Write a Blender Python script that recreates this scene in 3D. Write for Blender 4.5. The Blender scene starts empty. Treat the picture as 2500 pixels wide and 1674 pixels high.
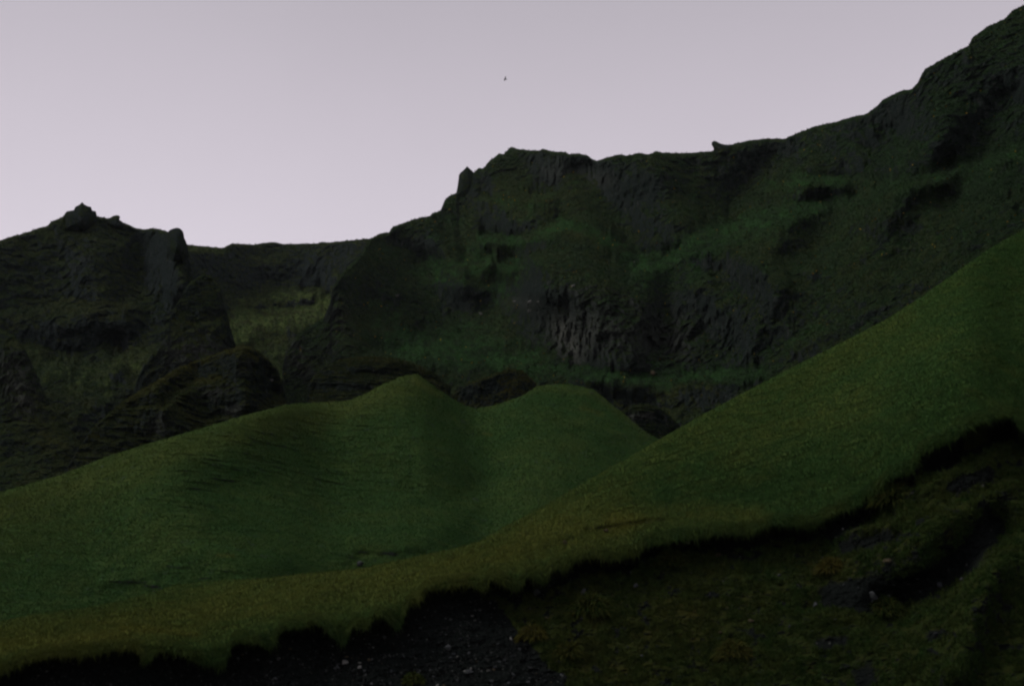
import bpy, math, random
import numpy as np
from mathutils import Vector
random.seed(7); RNG = np.random.default_rng(7)
C = bpy.context.scene.collection
S = bpy.context.scene
# ------------------------------------------------------------------ camera
CAMZ = 1.7; PITCH = math.radians(14.0); LENS = 50.0
cam = bpy.data.cameras.new('camera'); cam_o = bpy.data.objects.new('camera', cam); C.objects.link(cam_o)
cam_o.location = (0, 0, CAMZ); cam_o.rotation_euler = (math.pi/2 + PITCH, 0, 0)
cam.lens = LENS; cam.sensor_width = 36; cam.clip_start = 0.1; cam.clip_end = 8000
cam.dof.use_dof = True; cam.dof.focus_distance = 160.0; cam.dof.aperture_fstop = 1.4
S.camera = cam_o
# ------------------------------------------------------------------ world: thick lilac-grey overcast
W = bpy.data.worlds.new('World'); S.world = W; W.use_nodes = True
SUN_EL = math.radians(38); SUN_AZ = math.radians(-98)        # azimuth from +Y, negative = left
def world():
    nt = W.node_tree; nt.nodes.clear(); L = nt.links; n = nt.nodes.new
    out = n('ShaderNodeOutputWorld')
    sky = n('ShaderNodeTexSky'); sky.sky_type = 'NISHITA'; sky.sun_disc = False
    sky.sun_elevation = SUN_EL; sky.sun_rotation = SUN_AZ
    b1 = n('ShaderNodeBackground'); b1.inputs[1].default_value = 0.05
    hsv = n('ShaderNodeHueSaturation'); hsv.inputs['Saturation'].default_value = 0.08; hsv.inputs['Value'].default_value = 0.06
    L.new(sky.outputs[0], hsv.inputs['Color']); L.new(hsv.outputs[0], b1.inputs[0])
    tc = n('ShaderNodeTexCoord'); sep = n('ShaderNodeSeparateXYZ'); L.new(tc.outputs['Generated'], sep.inputs[0])
    ramp = n('ShaderNodeValToRGB'); L.new(sep.outputs['Z'], ramp.inputs[0])
    e = ramp.color_ramp.elements
    e[0].position = 0.0; e[0].color = (0.72, 0.665, 0.742, 1)
    e[1].position = 1.0; e[1].color = (0.50, 0.48, 0.53, 1)
    for p, c in ((0.28, (0.680, 0.625, 0.702, 1)), (0.40, (0.548, 0.504, 0.566, 1)), (0.50, (0.43, 0.400, 0.448, 1))):
        k = e.new(p); k.color = c
    nz = n('ShaderNodeTexNoise'); nz.inputs['Scale'].default_value = 2.2; nz.inputs['Detail'].default_value = 5
    L.new(tc.outputs['Generated'], nz.inputs['Vector'])
    mr = n('ShaderNodeMapRange'); mr.inputs[1].default_value = 0.3; mr.inputs[2].default_value = 0.7
    mr.inputs[3].default_value = 0.955; mr.inputs[4].default_value = 1.04
    L.new(nz.outputs['Fac'], mr.inputs[0])
    b2 = n('ShaderNodeBackground'); L.new(ramp.outputs[0], b2.inputs[0]); L.new(mr.outputs[0], b2.inputs[1])
    add = n('ShaderNodeAddShader'); L.new(b1.outputs[0], add.inputs[0]); L.new(b2.outputs[0], add.inputs[1])
    L.new(add.outputs[0], out.inputs['Surface'])
world()
sl = bpy.data.lights.new('sun', 'SUN'); sl.energy = 1.2; sl.angle = math.radians(24); sl.color = (1.0, 0.96, 0.88)
so = bpy.data.objects.new('sun', sl); C.objects.link(so)
sd = Vector((math.sin(SUN_AZ)*math.cos(SUN_EL), math.cos(SUN_AZ)*math.cos(SUN_EL), math.sin(SUN_EL)))
so.rotation_euler = sd.to_track_quat('Z', 'Y').to_euler(); so.location = sd*300
S.view_settings.view_transform = 'Standard'; S.view_settings.look = 'None'
S.view_settings.exposure = 0.0; S.view_settings.gamma = 1.0
try: S.cycles.filter_width = 2.3
except Exception: pass
# ------------------------------------------------------------------ maths helpers
F = 2500*LENS/36; CP, SP = math.cos(PITCH), math.sin(PITCH)
def ray(px, py):
    cx = (px-1250)/F; cy = (837-py)/F
    x = cx; y = CP-cy*SP; z = SP+cy*CP
    h = np.hypot(x, y)
    return x/h, y/h, z/h
def pt(px, py, r):
    a, b, te = ray(px, py); return (float(a*r), float(b*r), float(CAMZ+te*r))
def _hash(ix, iy, iz, s):
    h = (ix.astype(np.int64)*374761393 + iy.astype(np.int64)*668265263 + iz.astype(np.int64)*2147483647 + s*974634777) & 0xffffffff
    h = ((h ^ (h >> 13))*1274126177) & 0xffffffff
    h = (h ^ (h >> 16))
    return h
def perlin(x, y, z, s=0):
    x, y, z = np.broadcast_arrays(x, y, z)
    xi, yi, zi = np.floor(x), np.floor(y), np.floor(z)
    fx, fy, fz = x-xi, y-yi, z-zi
    u, v, w = [f*f*f*(f*(f*6-15)+10) for f in (fx, fy, fz)]
    tot = 0
    for a in (0, 1):
        for b in (0, 1):
            for c in (0, 1):
                h = _hash(xi+a, yi+b, zi+c, s)
                g1 = (h & 1023)/511.5-1; g2 = ((h >> 10) & 1023)/511.5-1; g3 = ((h >> 20) & 1023)/511.5-1
                d = g1*(fx-a)+g2*(fy-b)+g3*(fz-c)
                tot = tot + d*(u if a else 1-u)*(v if b else 1-v)*(w if c else 1-w)
    return tot*1.25
def fbm(x, y, z, o=5, s=0, g=0.5, ridged=False):
    t = 0; a = 1.0; n = 0
    for i in range(o):
        p = perlin(x*2**i, y*2**i, z*2**i, s+i*17)
        if ridged: p = 1-2*np.abs(p)*1.6
        t = t+a*p; n += a; a *= g
    return t/n
def sstep(a, b, x):
    t = np.clip((x-a)/(b-a), 0, 1); return t*t*(3-2*t)
def stroke(PX, PY, pts, w, asp=1.0):
    """soft brush along a polyline; asp > 1 squeezes it vertically"""
    best = np.full(PX.shape, 1e9)
    pts = [tuple(p) for p in pts]
    if len(pts) == 1: pts = pts*2
    Y = PY*asp
    for (x0, y0), (x1, y1) in zip(pts[:-1], pts[1:]):
        y0 *= asp; y1 *= asp
        dx, dy = x1-x0, y1-y0; l2 = dx*dx+dy*dy+1e-9
        t = np.clip(((PX-x0)*dx+(Y-y0)*dy)/l2, 0, 1)
        best = np.minimum(best, (PX-x0-t*dx)**2+(Y-y0-t*dy)**2)
    return np.exp(-best/(w*w))
def paint(PX, PY, base, strokes):
    out = np.full(PX.shape, float(base))
    for s in strokes:
        pts, w, v = s[0], s[1], s[2]; asp = s[3] if len(s) > 3 else 1.0
        out += v*stroke(PX, PY, pts, w, asp)
    return out
def gblur(A, sg, ax):
    k = int(max(1, sg*3)); w = np.exp(-0.5*(np.arange(-k, k+1)/max(sg, .3))**2); w /= w.sum()
    A = np.moveaxis(A, ax, 0); n = len(A)
    q = min(k, n-1)
    pa = 2*A[:1]-A[1:q+1][::-1]; pb = 2*A[-1:]-A[-q-1:-1][::-1]        # odd reflection keeps slopes at the ends
    if q < k: pa = np.concatenate([np.repeat(pa[:1], k-q, 0), pa]); pb = np.concatenate([pb, np.repeat(pb[-1:], k-q, 0)])
    Pd = np.concatenate([pa, A, pb]); c = np.zeros((len(Pd)+1,)+Pd.shape[1:])
    out = np.zeros_like(A)
    for i, wi in enumerate(w): out += wi*Pd[i:i+n]
    return np.moveaxis(out, 0, ax)
def line(pts):
    p = np.array(pts, float); return lambda x: np.interp(x, p[:, 0], p[:, 1])
# ------------------------------------------------------------------ object helpers
def tag(o, label=None, cat=None, group=None, kind=None):
    if label: o['label'] = label
    if cat: o['category'] = cat
    if group: o['group'] = group
    if kind: o['kind'] = kind
    return o
def grid_mesh(name, P, attrs, mat, origin=(0, 0, 0)):
    nr, nc = P.shape[:2]
    me = bpy.data.meshes.new(name)
    V = (P-np.array(origin)).reshape(-1, 3)
    idx = np.arange(nr*nc).reshape(nr, nc)
    q = np.stack([idx[:-1, :-1], idx[:-1, 1:], idx[1:, 1:], idx[1:, :-1]], -1).reshape(-1, 4)
    me.vertices.add(len(V)); me.vertices.foreach_set('co', V.astype(np.float32).ravel())
    me.loops.add(q.size); me.loops.foreach_set('vertex_index', q.astype(np.int32).ravel())
    me.polygons.add(len(q)); me.polygons.foreach_set('loop_start', (np.arange(len(q))*4).astype(np.int32))
    me.polygons.foreach_set('use_smooth', np.ones(len(q), bool))
    me.update(calc_edges=True)
    for k, a in attrs.items():
        at = me.attributes.new(k, 'FLOAT', 'POINT'); at.data.foreach_set('value', a.astype(np.float32).ravel())
    me.materials.append(mat)
    o = bpy.data.objects.new(name, me); o.location = origin; C.objects.link(o)
    return o
def tri_mesh(name, V, attrs, mat):
    """V: (n,3,3) loose triangles, attrs per triangle"""
    me = bpy.data.meshes.new(name); n = len(V)
    me.vertices.add(n*3); me.vertices.foreach_set('co', V.astype(np.float32).ravel())
    me.loops.add(n*3); me.loops.foreach_set('vertex_index', np.arange(n*3, dtype=np.int32))
    me.polygons.add(n); me.polygons.foreach_set('loop_start', (np.arange(n)*3).astype(np.int32))
    me.update(calc_edges=True)
    for k, a in attrs.items():
        at = me.attributes.new(k, 'FLOAT', 'POINT'); at.data.foreach_set('value', np.repeat(a, 3).astype(np.float32))
    me.materials.append(mat)
    o = bpy.data.objects.new(name, me); C.objects.link(o); return o
# ------------------------------------------------------------------ materials
def new_mat(name):
    m = bpy.data.materials.new(name); m.use_nodes = True; nt = m.node_tree
    b = nt.nodes['Principled BSDF']; b.inputs['Roughness'].default_value = 0.95
    b.inputs['Specular IOR Level'].default_value = 0.0
    return m, nt, b
class NB:
    def __init__(s, nt): s.nt = nt
    def n(s, t, **k):
        x = s.nt.nodes.new(t)
        for a, v in k.items(): setattr(x, a, v)
        return x
    def l(s, a, b): s.nt.links.new(a, b)
    def attr(s, nm): return s.n('ShaderNodeAttribute', attribute_name=nm).outputs['Fac']
    def noise(s, vec, sc, det=5, rough=0.6):
        x = s.n('ShaderNodeTexNoise'); x.inputs['Scale'].default_value = sc; x.inputs['Detail'].default_value = det
        x.inputs['Roughness'].default_value = rough; s.l(vec, x.inputs['Vector']); return x.outputs['Fac']
    def mapr(s, v, a, b, c, d):
        x = s.n('ShaderNodeMapRange'); s.l(v, x.inputs[0])
        for i, q in enumerate((a, b, c, d)): x.inputs[i+1].default_value = q
        return x.outputs[0]
    def m(s, op, a, b, clamp=False):
        x = s.n('ShaderNodeMath', operation=op, use_clamp=clamp)
        for i, q in enumerate((a, b)):
            if isinstance(q, (int, float)): x.inputs[i].default_value = q
            else: s.l(q, x.inputs[i])
        return x.outputs[0]
    def mix(s, f, a, b, bt='MIX'):
        x = s.n('ShaderNodeMix', data_type='RGBA', blend_type=bt)
        if isinstance(f, (int, float)): x.inputs[0].default_value = f
        else: s.l(f, x.inputs[0])
        for i, q in ((6, a), (7, b)):
            if isinstance(q, tuple): x.inputs[i].default_value = (*q, 1)
            else: s.l(q, x.inputs[i])
        return x.outputs[2]
    def scale(s, vec, v):
        x = s.n('ShaderNodeMapping'); x.inputs['Scale'].default_value = v; s.l(vec, x.inputs['Vector']); return x.outputs[0]
def terrain_mat(name, k=1.0, lushc=None, green=(0.034, 0.072, 0.022), yellow=(0.078, 0.064, 0.016), rock=(0.036, 0.042, 0.040),
                rockpale=(0.17, 0.165, 0.155), soil=None, bump=0.6, fine=1.0):
    m, nt, b = new_mat(name); g = NB(nt)
    P = g.n('ShaderNodeNewGeometry').outputs['Position']
    veg, yel, pale = g.attr('veg'), g.attr('yel'), g.attr('pale')
    n1 = g.noise(P, 0.9*k, 8, 0.65); n2 = g.noise(P, 5.0*k, 6, 0.7); n3 = g.noise(P, 0.16*k, 4, 0.6)
    nv = g.noise(g.scale(P, (1.3, 1.3, 0.35)), 1.2*k, 8, 0.68)
    # vegetation
    y = g.m('ADD', yel, g.m('ADD', g.mapr(n3, 0.3, 0.7, -0.22, 0.22), g.mapr(n1, 0.3, 0.7, -0.30, 0.30)), True)
    vc = g.mix(y, green, yellow)
    if lushc: vc = g.mix(g.m('MULTIPLY', g.attr('lush'), g.mapr(n1, .35, .65, .55, 1.35), True), vc, lushc)
    vc = g.mix(1.0, vc, g.mix(g.mapr(n2, 0.25, 0.75, 0, 1), (0.42, 0.45, 0.48), (1.55, 1.5, 1.4)), 'MULTIPLY')
    # rock
    rc = g.mix(g.m('ADD', g.mapr(nv, 0.53, 0.82, 0, 0.55), pale, True), rock, rockpale)
    rc = g.mix(1.0, rc, g.mix(g.mapr(n2, 0.3, 0.7, 0, 1), (0.38, 0.39, 0.40), (1.6, 1.57, 1.52)), 'MULTIPLY')
    vm = g.m('ADD', veg, g.mapr(n1, 0.30, 0.70, -0.62, 0.62))
    vm = g.mapr(vm, 0.38, 0.62, 0, 1)
    col = g.mix(vm, rc, vc)
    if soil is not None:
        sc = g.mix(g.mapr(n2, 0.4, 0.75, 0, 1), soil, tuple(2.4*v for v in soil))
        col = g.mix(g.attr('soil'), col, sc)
    g.l(col, b.inputs['Base Color'])
    bp = g.n('ShaderNodeBump'); bp.inputs['Strength'].default_value = bump; bp.inputs['Distance'].default_value = 0.5/k*fine
    h = g.m('ADD', g.m('MULTIPLY', n1, 0.7), g.m('ADD', g.m('MULTIPLY', n2, 0.35), g.m('MULTIPLY', nv, g.mapr(vm, 0, 1, 0.9, 0.0))))
    g.l(h, bp.inputs['Height']); g.l(bp.outputs[0], b.inputs['Normal'])
    return m
M_cliff = terrain_mat('mossy_basalt', 1.0, (0.020, 0.052, 0.017), green=(0.0145, 0.0265, 0.013), yellow=(0.036, 0.038, 0.013), rock=(0.015, 0.021, 0.019), rockpale=(0.105, 0.108, 0.096), bump=1.0)
M_far = terrain_mat('distant_mossy_basalt', 0.8, (0.062, 0.084, 0.027), green=(0.016, 0.027, 0.015), yellow=(0.034, 0.037, 0.016), rock=(0.018, 0.0245, 0.024), rockpale=(0.075, 0.080, 0.074), bump=1.0)
M_turf = terrain_mat('grass_turf', 1.6, green=(0.023, 0.053, 0.0165), yellow=(0.052, 0.070, 0.019), bump=0.5, fine=0.6)
M_near = terrain_mat('near_turf', 3.0, green=(0.027, 0.058, 0.016), yellow=(0.070, 0.078, 0.017), rock=(0.010, 0.010, 0.010),
                     rockpale=(0.02, 0.018, 0.016), bump=0.6, fine=0.6)
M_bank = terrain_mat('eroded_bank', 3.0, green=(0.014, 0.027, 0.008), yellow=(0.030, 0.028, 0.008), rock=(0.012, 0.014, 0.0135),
                     rockpale=(0.03, 0.03, 0.031), soil=(0.0058, 0.0072, 0.0066), bump=0.9)  # soil tone taken darker to put shade into the deep hollow
def blade_mat(name, green, yellow, lushc=None):
    m, nt, b = new_mat(name); g = NB(nt)
    c = g.mix(g.attr('yel'), green, yellow)
    if lushc: c = g.mix(g.attr('lush'), c, lushc)
    r = g.attr('rnd'); c = g.mix(1.0, c, g.mix(r, (0.45, 0.45, 0.45), (1.6, 1.6, 1.5)), 'MULTIPLY')
    g.l(c, b.inputs['Base Color']); b.inputs['Roughness'].default_value = 0.9
    return m
M_blade = blade_mat('grass_blades', (0.023, 0.053, 0.016), (0.074, 0.080, 0.018))
M_tuft = blade_mat('hill_grass_blades', (0.023, 0.055, 0.0165), (0.055, 0.075, 0.0195))
M_moss = blade_mat('cliff_moss', (0.0145, 0.029, 0.0135), (0.050, 0.050, 0.016), (0.030, 0.060, 0.022))
def stone_mat(name, c):
    m, nt, b = new_mat(name); g = NB(nt)
    P = g.n('ShaderNodeTexCoord').outputs['Object']
    n = g.noise(P, 3.0, 6, 0.7)
    g.l(g.mix(g.mapr(n, 0.3, 0.7, 0, 1), tuple(v*0.55 for v in c), tuple(v*1.35 for v in c)), b.inputs['Base Color'])
    bp = g.n('ShaderNodeBump'); bp.inputs['Strength'].default_value = 0.6; g.l(n, bp.inputs['Height']); g.l(bp.outputs[0], b.inputs['Normal'])
    return m
M_stone = [stone_mat('dark_stone', (0.030, 0.033, 0.036)), stone_mat('grey_stone', (0.05, 0.054, 0.055)),
           stone_mat('pale_stone', (0.13, 0.13, 0.12)), stone_mat('brown_stone', (0.055, 0.046, 0.030))]
# ------------------------------------------------------------------ sheet builder
class Sheet: pass
def sheet(name, x0, x1, top, bot, rb, alpha, veg, yel, pale=None, bulge=None, rough=(1.0, 8.0), anoise=(18, 60, 22),
          mat=None, step=2.0, crest=24, crest_a=5, back=(60, 40), label=None, cat=None, group=None, soil=None, edge=None, jag=0.0,
          seed=0, terr=None, vegn=(0.30, 0.62), ends=0, foot=None, blur=(70, 38), keep=0.9, mid=0.30, tilt=0.0, lush=None, strat=False, warp=0, skirt=True):
    nc = int((x1-x0)/step)+1; px = np.linspace(x0, x1, nc)
    T = line(top)(px); B = bot(px) if callable(bot) else line(bot)(px)
    if jag: T = T + jag*fbm(px/14., px*0+seed, px*0, 4, seed+5, 0.6)
    B = np.maximum(B, T+1)
    nr = int((B-T).max()/step)+2
    t = np.linspace(0, 1, nr)[:, None]
    PY = B[None, :]*(1-t)+T[None, :]*t; PX = np.broadcast_to(px[None, :], PY.shape).copy()
    hx, hy, te = ray(PX, PY)
    # slope field on a regular grid, integrated upward from the foot of the slope
    ylo, yhi = float(T.min())-6, float(B.max())+6; ny = int((yhi-ylo)/step)+2
    gyv = np.linspace(yhi, ylo, ny)[:, None]; GY = np.broadcast_to(gyv, (ny, nc)); GX = np.broadcast_to(px[None, :], GY.shape)
    gte = ray(GX, GY)[2]; base_y = (foot or bot); base_y = base_y(px) if callable(base_y) else line(base_y)(px)
    a = paint(GX, GY, alpha[0], alpha[1]) if isinstance(alpha, tuple) else alpha(GX, GY)
    an, ax, ay = anoise
    if warp:
        wx = fbm(GX/130, GY/130, GX*0, 4, seed+70)*warp; wy = fbm(GX/130, GY/110, GX*0+5, 4, seed+71)*warp
        am = np.clip(.75+1.5*fbm(GX/190, GY/120, GX*0, 3, seed+72), .15, 1.6)
        nf = am*(fbm((GX+wx)/ax, (GY+wy)/ay, GX*0+seed, 5, seed+1, 0.6) + .7*fbm((GX+.5*wy)/(ax*2.4), (GY+wx)/(ay*2.6), GX*0, 3, seed+73))
    else: nf = fbm(GX/ax, GY/ay, GX*0+seed, 5, seed+1, 0.6)
    a = a + an*nf
    low = np.degrees(np.arctan(gte)); a = np.clip(a, low+3.5, 112); ar = np.radians(a)
    g = np.minimum(np.cos(ar)/(np.sin(ar)-gte*np.cos(ar)), 10)
    lr = np.zeros_like(g); lr[1:] = np.cumsum(np.diff(gte, axis=0)*0.5*(g[1:]+g[:-1]), axis=0)
    fi = np.clip((yhi-base_y)/(yhi-ylo)*(ny-1), 0, ny-1.001); f0 = fi.astype(int); ff = fi-f0; ci = np.arange(nc)
    lr = lr - (lr[f0, ci]*(1-ff)+lr[f0+1, ci]*ff)[None, :]
    sx, sy = blur
    bx = gblur(lr, sx/step, 1); D = lr-bx; lr = bx + D - gblur(D, sy/step, 0)*keep
    R0 = rb(px) if callable(rb) else line(rb)(px)
    if foot is None: R0 = gblur(R0[None, :], min(90, (x1-x0)/8)/step, 1)[0]
    gr = R0[None, :]*np.exp(lr)
    yi = np.clip((yhi-PY)/(yhi-ylo)*(ny-1), 0, ny-1.001); y0 = yi.astype(int); yf = yi-y0; CI = np.broadcast_to(ci[None, :], y0.shape)
    r = gr[y0, CI]*(1-yf)+gr[y0+1, CI]*yf
    dT = PY-T[None, :]
    if crest: r = r*(1+crest_a*0.002*np.clip(1-dT/crest, 0, 1)**2.2*crest/20)
    if ends:   # lateral rounding of free-standing outcrops
        u = (PX-(x0+x1)/2)/((x1-x0)/2); r = r + ends*(1-np.sqrt(np.clip(1-u*u, 0, 1)))
    if bulge is not None: r = r*(1+paint(PX, PY, 0.0, bulge))
    X, Y, Z = hx*r, hy*r, CAMZ+te*r
    ra, rs = rough
    rockm = 1-np.clip(paint(PX, PY, veg[0], veg[1]), 0, 1)
    d = 0
    if ra:
        w = 0.30+0.70*rockm
        d = ra*w*(fbm(X/rs, Y/rs, Z/rs*1.2, 6, seed+3, 0.55)*1.1 + 0.55*fbm(X/rs*2.1, Y/rs*2.1, Z/rs*0.7, 5, seed+9, 0.6, True)*rockm)
        if strat:
            d = d + ra*mid*(1.5*fbm(X/(rs*.5), Y/(rs*.5), (Z+.12*X)/(rs*.085), 4, seed+41, 0.6)+.5*fbm(X/(rs*.12), Y/(rs*.12), Z/(rs*.10), 3, seed+45, 0.6))
        else: d = d + ra*mid*(fbm(X/(rs*.19), Y/(rs*.19), Z/(rs*.135), 4, seed+41, 0.6)*(0.45+0.75*rockm) - 0.55*rockm*np.clip(fbm(X/(rs*.12), Y/(rs*.12), Z/(rs*.24), 3, seed+47, .6, True), 0, 1))
        d = d*sstep(0, 14, dT+4)
    if terr is not None:
        ta, tw, tm = terr    # amplitude, wavelength (m) of the little sheep-track steps, mask strokes
        zz = Z + tilt*X + 1.5*tw*fbm(X/9., Y/9., Z/9., 3, seed+21)
        stp = fbm(X/(tw*4.5), Y/(tw*4.5), zz/(tw*.62), 4, seed+31, 0.55)
        d = d - ta*paint(PX, PY, tm[0], tm[1])*(1.5*np.clip(stp+.02, 0, 1)**0.8)
    else: stp = np.zeros_like(PX)
    if edge is not None: d = d + edge(PX, PY, B[None, :]-PY)
    r = r+d; X, Y, Z = hx*r, hy*r, CAMZ+te*r
    P = np.stack([X, Y, Z], -1)
    # far side of the crest, falling away
    nb = 10; L = []
    for i in range(1, nb+1):
        q = i/nb; rr = r[-1]+back[0]*q**1.3; zz = Z[-1]-back[1]*q**1.7
        L.append(np.stack([hx[-1]*rr, hy[-1]*rr, zz], -1))
    sk = []
    for q in ((1.0, 0.66, 0.33) if skirt else ()):
        sk.append(np.stack([X[0]*(1-.01*q), Y[0]*(1-.01*q), Z[0]*(1-q)-9*q], -1))
    ns = len(sk)
    Pf = np.concatenate(([np.array(sk)] if ns else [])+[P, np.array(L)], 0)
    N = np.cross(np.gradient(Pf, axis=1), np.gradient(Pf, axis=0)); N /= np.linalg.norm(N, axis=-1, keepdims=True)+1e-9
    s = np.sign(N[:, :, 2].mean()) or 1; N *= s
    def ext(A): return np.concatenate([np.repeat(A[:1], ns, 0), A, np.repeat(A[-1:], nb, 0)], 0)
    vm = paint(PX, PY, veg[0], veg[1]); vm = ext(vm)
    v = np.clip(vm + 1.1*(sstep(vegn[0], vegn[1], N[:, :, 2])-0.5), 0, 1)
    lu = paint(PX, PY, *(lush or (0, [])))
    if lush:
        ln = fbm(PX/60, PY/30, PX*0, 5, seed+60, .65); l2 = fbm(PX/20, PY/11, PX*0, 4, seed+62, .65)
        lu = np.clip(lu*(.60+2.2*ln+2.2*l2), 0, 1) + 1.1*np.clip(ln+.7*l2-.10, 0, 1)
    at = {'lush': np.clip(ext(lu), 0, 1), 'veg': v, 'yel': ext(paint(PX, PY, yel[0], yel[1])), 'pale': ext(paint(PX, PY, *(pale or (0, []))))}
    if soil is not None: at['soil'] = np.clip(ext(soil(PX, PY)), 0, 1)
    mid = (Pf[:, nc//2].min(0)+Pf[:, nc//2].max(0))/2; base = (float(mid[0]), float(mid[1]), float(Pf[:, :, 2].min()))
    if s < 0: pass
    o = grid_mesh(name, Pf, at, mat, base if label else (0, 0, 0))
    if label: tag(o, label, cat, group)
    else: tag(o, kind='structure')
    h = Sheet(); h.o = o; h.px = px; h.T = T; h.B = B; h.PX = PX; h.PY = PY; h.P = P; h.N = N[ns:ns+nr]; h.r = r; h.v = v[ns:ns+nr]; h.yel = at['yel'][ns:ns+nr]; h.stp = stp; h.lush = at['lush'][ns:ns+nr]
    h.soil = at['soil'][ns:ns+nr] if soil is not None else None
    h.crest_r = lambda x: np.interp(x, px, r[-1]); h.nr, h.nc = nr, nc
    def r_at(x, y):
        x = np.asarray(x, float); y = np.asarray(y, float)
        ci = np.clip(np.round((x-x0)/(x1-x0)*(nc-1)).astype(int), 0, nc-1)
        tt = np.clip((B[ci]-y)/(B[ci]-T[ci]), 0, 1); return r[np.clip(np.round(tt*(nr-1)).astype(int), 0, nr-1), ci]
    def idx_at(x, y):
        ci = int(np.clip(round((x-x0)/(x1-x0)*(nc-1)), 0, nc-1)); tt = min(max((B[ci]-y)/(B[ci]-T[ci]), 0), 1)
        return int(round(tt*(nr-1))), ci
    h.r_at = r_at; h.idx = idx_at
    print('SHEET', name, nr, nc, 'r', round(float(r.min())), round(float(r.max())), 'crest', [round(float(v)) for v in r[-1][::max(1, nc//8)]])
    return h
def crest_of(h, dy=0): return lambda x: np.interp(x, h.px, h.T)+dy
# ------------------------------------------------------------------ ground
gs = np.linspace(-1, 1, 80); gx, gy = np.meshgrid(np.sign(gs)*np.abs(gs)**2*700, np.sign(gs)*np.abs(gs)**2*700+200)
gz = 0.25*fbm(gx/12, gy/12, gx*0, 3, 4) - 0.5*sstep(20, 40, np.hypot(gx, gy)) - 3*sstep(60, 400, np.hypot(gx, gy))
M_ground = terrain_mat('ground_turf', 2.0, green=(0.034, 0.052, 0.014), yellow=(0.08, 0.065, 0.016), bump=0.5)
tag(grid_mesh('ground', np.stack([gx, gy, gz], -1), {'veg': gx*0+1.2, 'yel': gx*0+0.4, 'pale': gx*0}, M_ground), kind='structure')
# ------------------------------------------------------------------ near bank under the turf edge
TURF = [(-900,1800),(-300,1690),(-100,1660),(0,1636),(72,1603),(129,1591),(210,1591),(285,1573),(336,1576),(354,1606),(372,1603),(387,1576),(435,1582),(480,1603),
 (553,1621),(559,1567),(576,1558),(600,1556),(640,1563),(674,1573),(679,1528),(744,1522),(762,1510),(792,1516),(822,1549),(846,1570),(855,1519),
 (879,1516),(897,1534),(909,1495),(945,1501),(963,1525),(981,1528),(987,1471),(1029,1456),(1033,1432),(1080,1426),(1155,1417),(1184,1438),(1190,1402),
 (1215,1408),(1254,1432),(1275,1432),(1279,1393),(1320,1414),(1336,1420),(1340,1378),(1362,1381),(1380,1393),(1390,1366),(1434,1351),(1500,1357),
 (1560,1345),(1564,1328),(1650,1309),(1722,1303),(1740,1294),(1830,1297),(1886,1271),(1981,1280),(2024,1249),(2101,1224),(2110,1206),(2144,1189),
 (2166,1159),(2230,1142),(2239,1099),(2316,1069),(2376,1030),(2440,1012),(2471,1009),(2480,1035),(2500,1042),(2560,1040),(2800,1000),(3400,880)]
tl_raw = line(TURF)
_ex = np.arange(-900, 3401, 2.0); _ey = gblur(tl_raw(_ex)[None, :], 3.2, 1)[0]+5*fbm(_ex/11, _ex*0, _ex*0, 3, 201)
tl = lambda x: np.interp(x, _ex, _ey)
sm = np.linspace(-900, 3400, 556); ts = tl(sm); ts = np.convolve(np.pad(ts, 12, 'edge'), np.ones(25)/25, 'valid')
smooth_turf = lambda x: np.interp(x, sm, ts)
def bank_alpha(PX, PY):
    d = PY-smooth_turf(PX)
    a = 36 + 44*(1-sstep(15, 75, d))
    a = a + paint(PX, PY, 0, [
        ([(2260,1110),(2350,1080),(2440,1040)], 40, 34), ([(2200,1170),(2330,1130)], 14, -26), ([(2270,1190),(2390,1170),(2440,1130)], 26, 38),
        ([(2140,1210),(2150,1240)], 26, 40), ([(2180,1190),(2300,1180)], 12, -28),
        ([(2040,1290),(2180,1275)], 10, -34), ([(2010,1330),(2190,1295)], 16, 46), ([(2100,1340),(2300,1260),(2420,1190),(2500,1120)], 24, -18),
        ([(2200,1450),(2300,1420),(2390,1370)], 80, 44), ([(2330,1480),(2250,1540)], 40, 26), ([(2100,1450),(2060,1480)], 30, 30), ([(1970,1490),(2060,1500)], 12, -30),
        ([(2120,1480),(2200,1560)], 60, -14), ([(2400,1360),(2350,1480),(2290,1600)], 16, -18)])
    return a
def bank_soil_shade(PX, PY):
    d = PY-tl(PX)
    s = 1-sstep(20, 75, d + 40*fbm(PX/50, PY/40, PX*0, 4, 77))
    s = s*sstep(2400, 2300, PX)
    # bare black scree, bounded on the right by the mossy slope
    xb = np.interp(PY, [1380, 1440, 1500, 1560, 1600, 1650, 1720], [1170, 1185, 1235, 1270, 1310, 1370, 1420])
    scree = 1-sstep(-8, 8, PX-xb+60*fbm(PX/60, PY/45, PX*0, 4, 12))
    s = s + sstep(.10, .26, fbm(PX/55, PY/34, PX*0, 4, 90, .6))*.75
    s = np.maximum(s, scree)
    s = np.maximum(s, paint(PX, PY, 0, [([(2120,1455),(2250,1430),(2350,1370),(2420,1290)], 44, .95), ([(2270,1120),(2380,1070),(2450,1040)], 42, 1.1),  # bare soil; in the deep hollow its black also stands in for shade
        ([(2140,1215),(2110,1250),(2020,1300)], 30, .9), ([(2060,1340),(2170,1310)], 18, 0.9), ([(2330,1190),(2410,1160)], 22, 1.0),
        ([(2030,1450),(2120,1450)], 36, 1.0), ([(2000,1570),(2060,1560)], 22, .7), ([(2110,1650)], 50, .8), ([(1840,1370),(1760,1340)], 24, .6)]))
    return sstep(.3, .7, s + .45*fbm(PX/22, PY/15, PX*0, 4, 91, .6))
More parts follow.
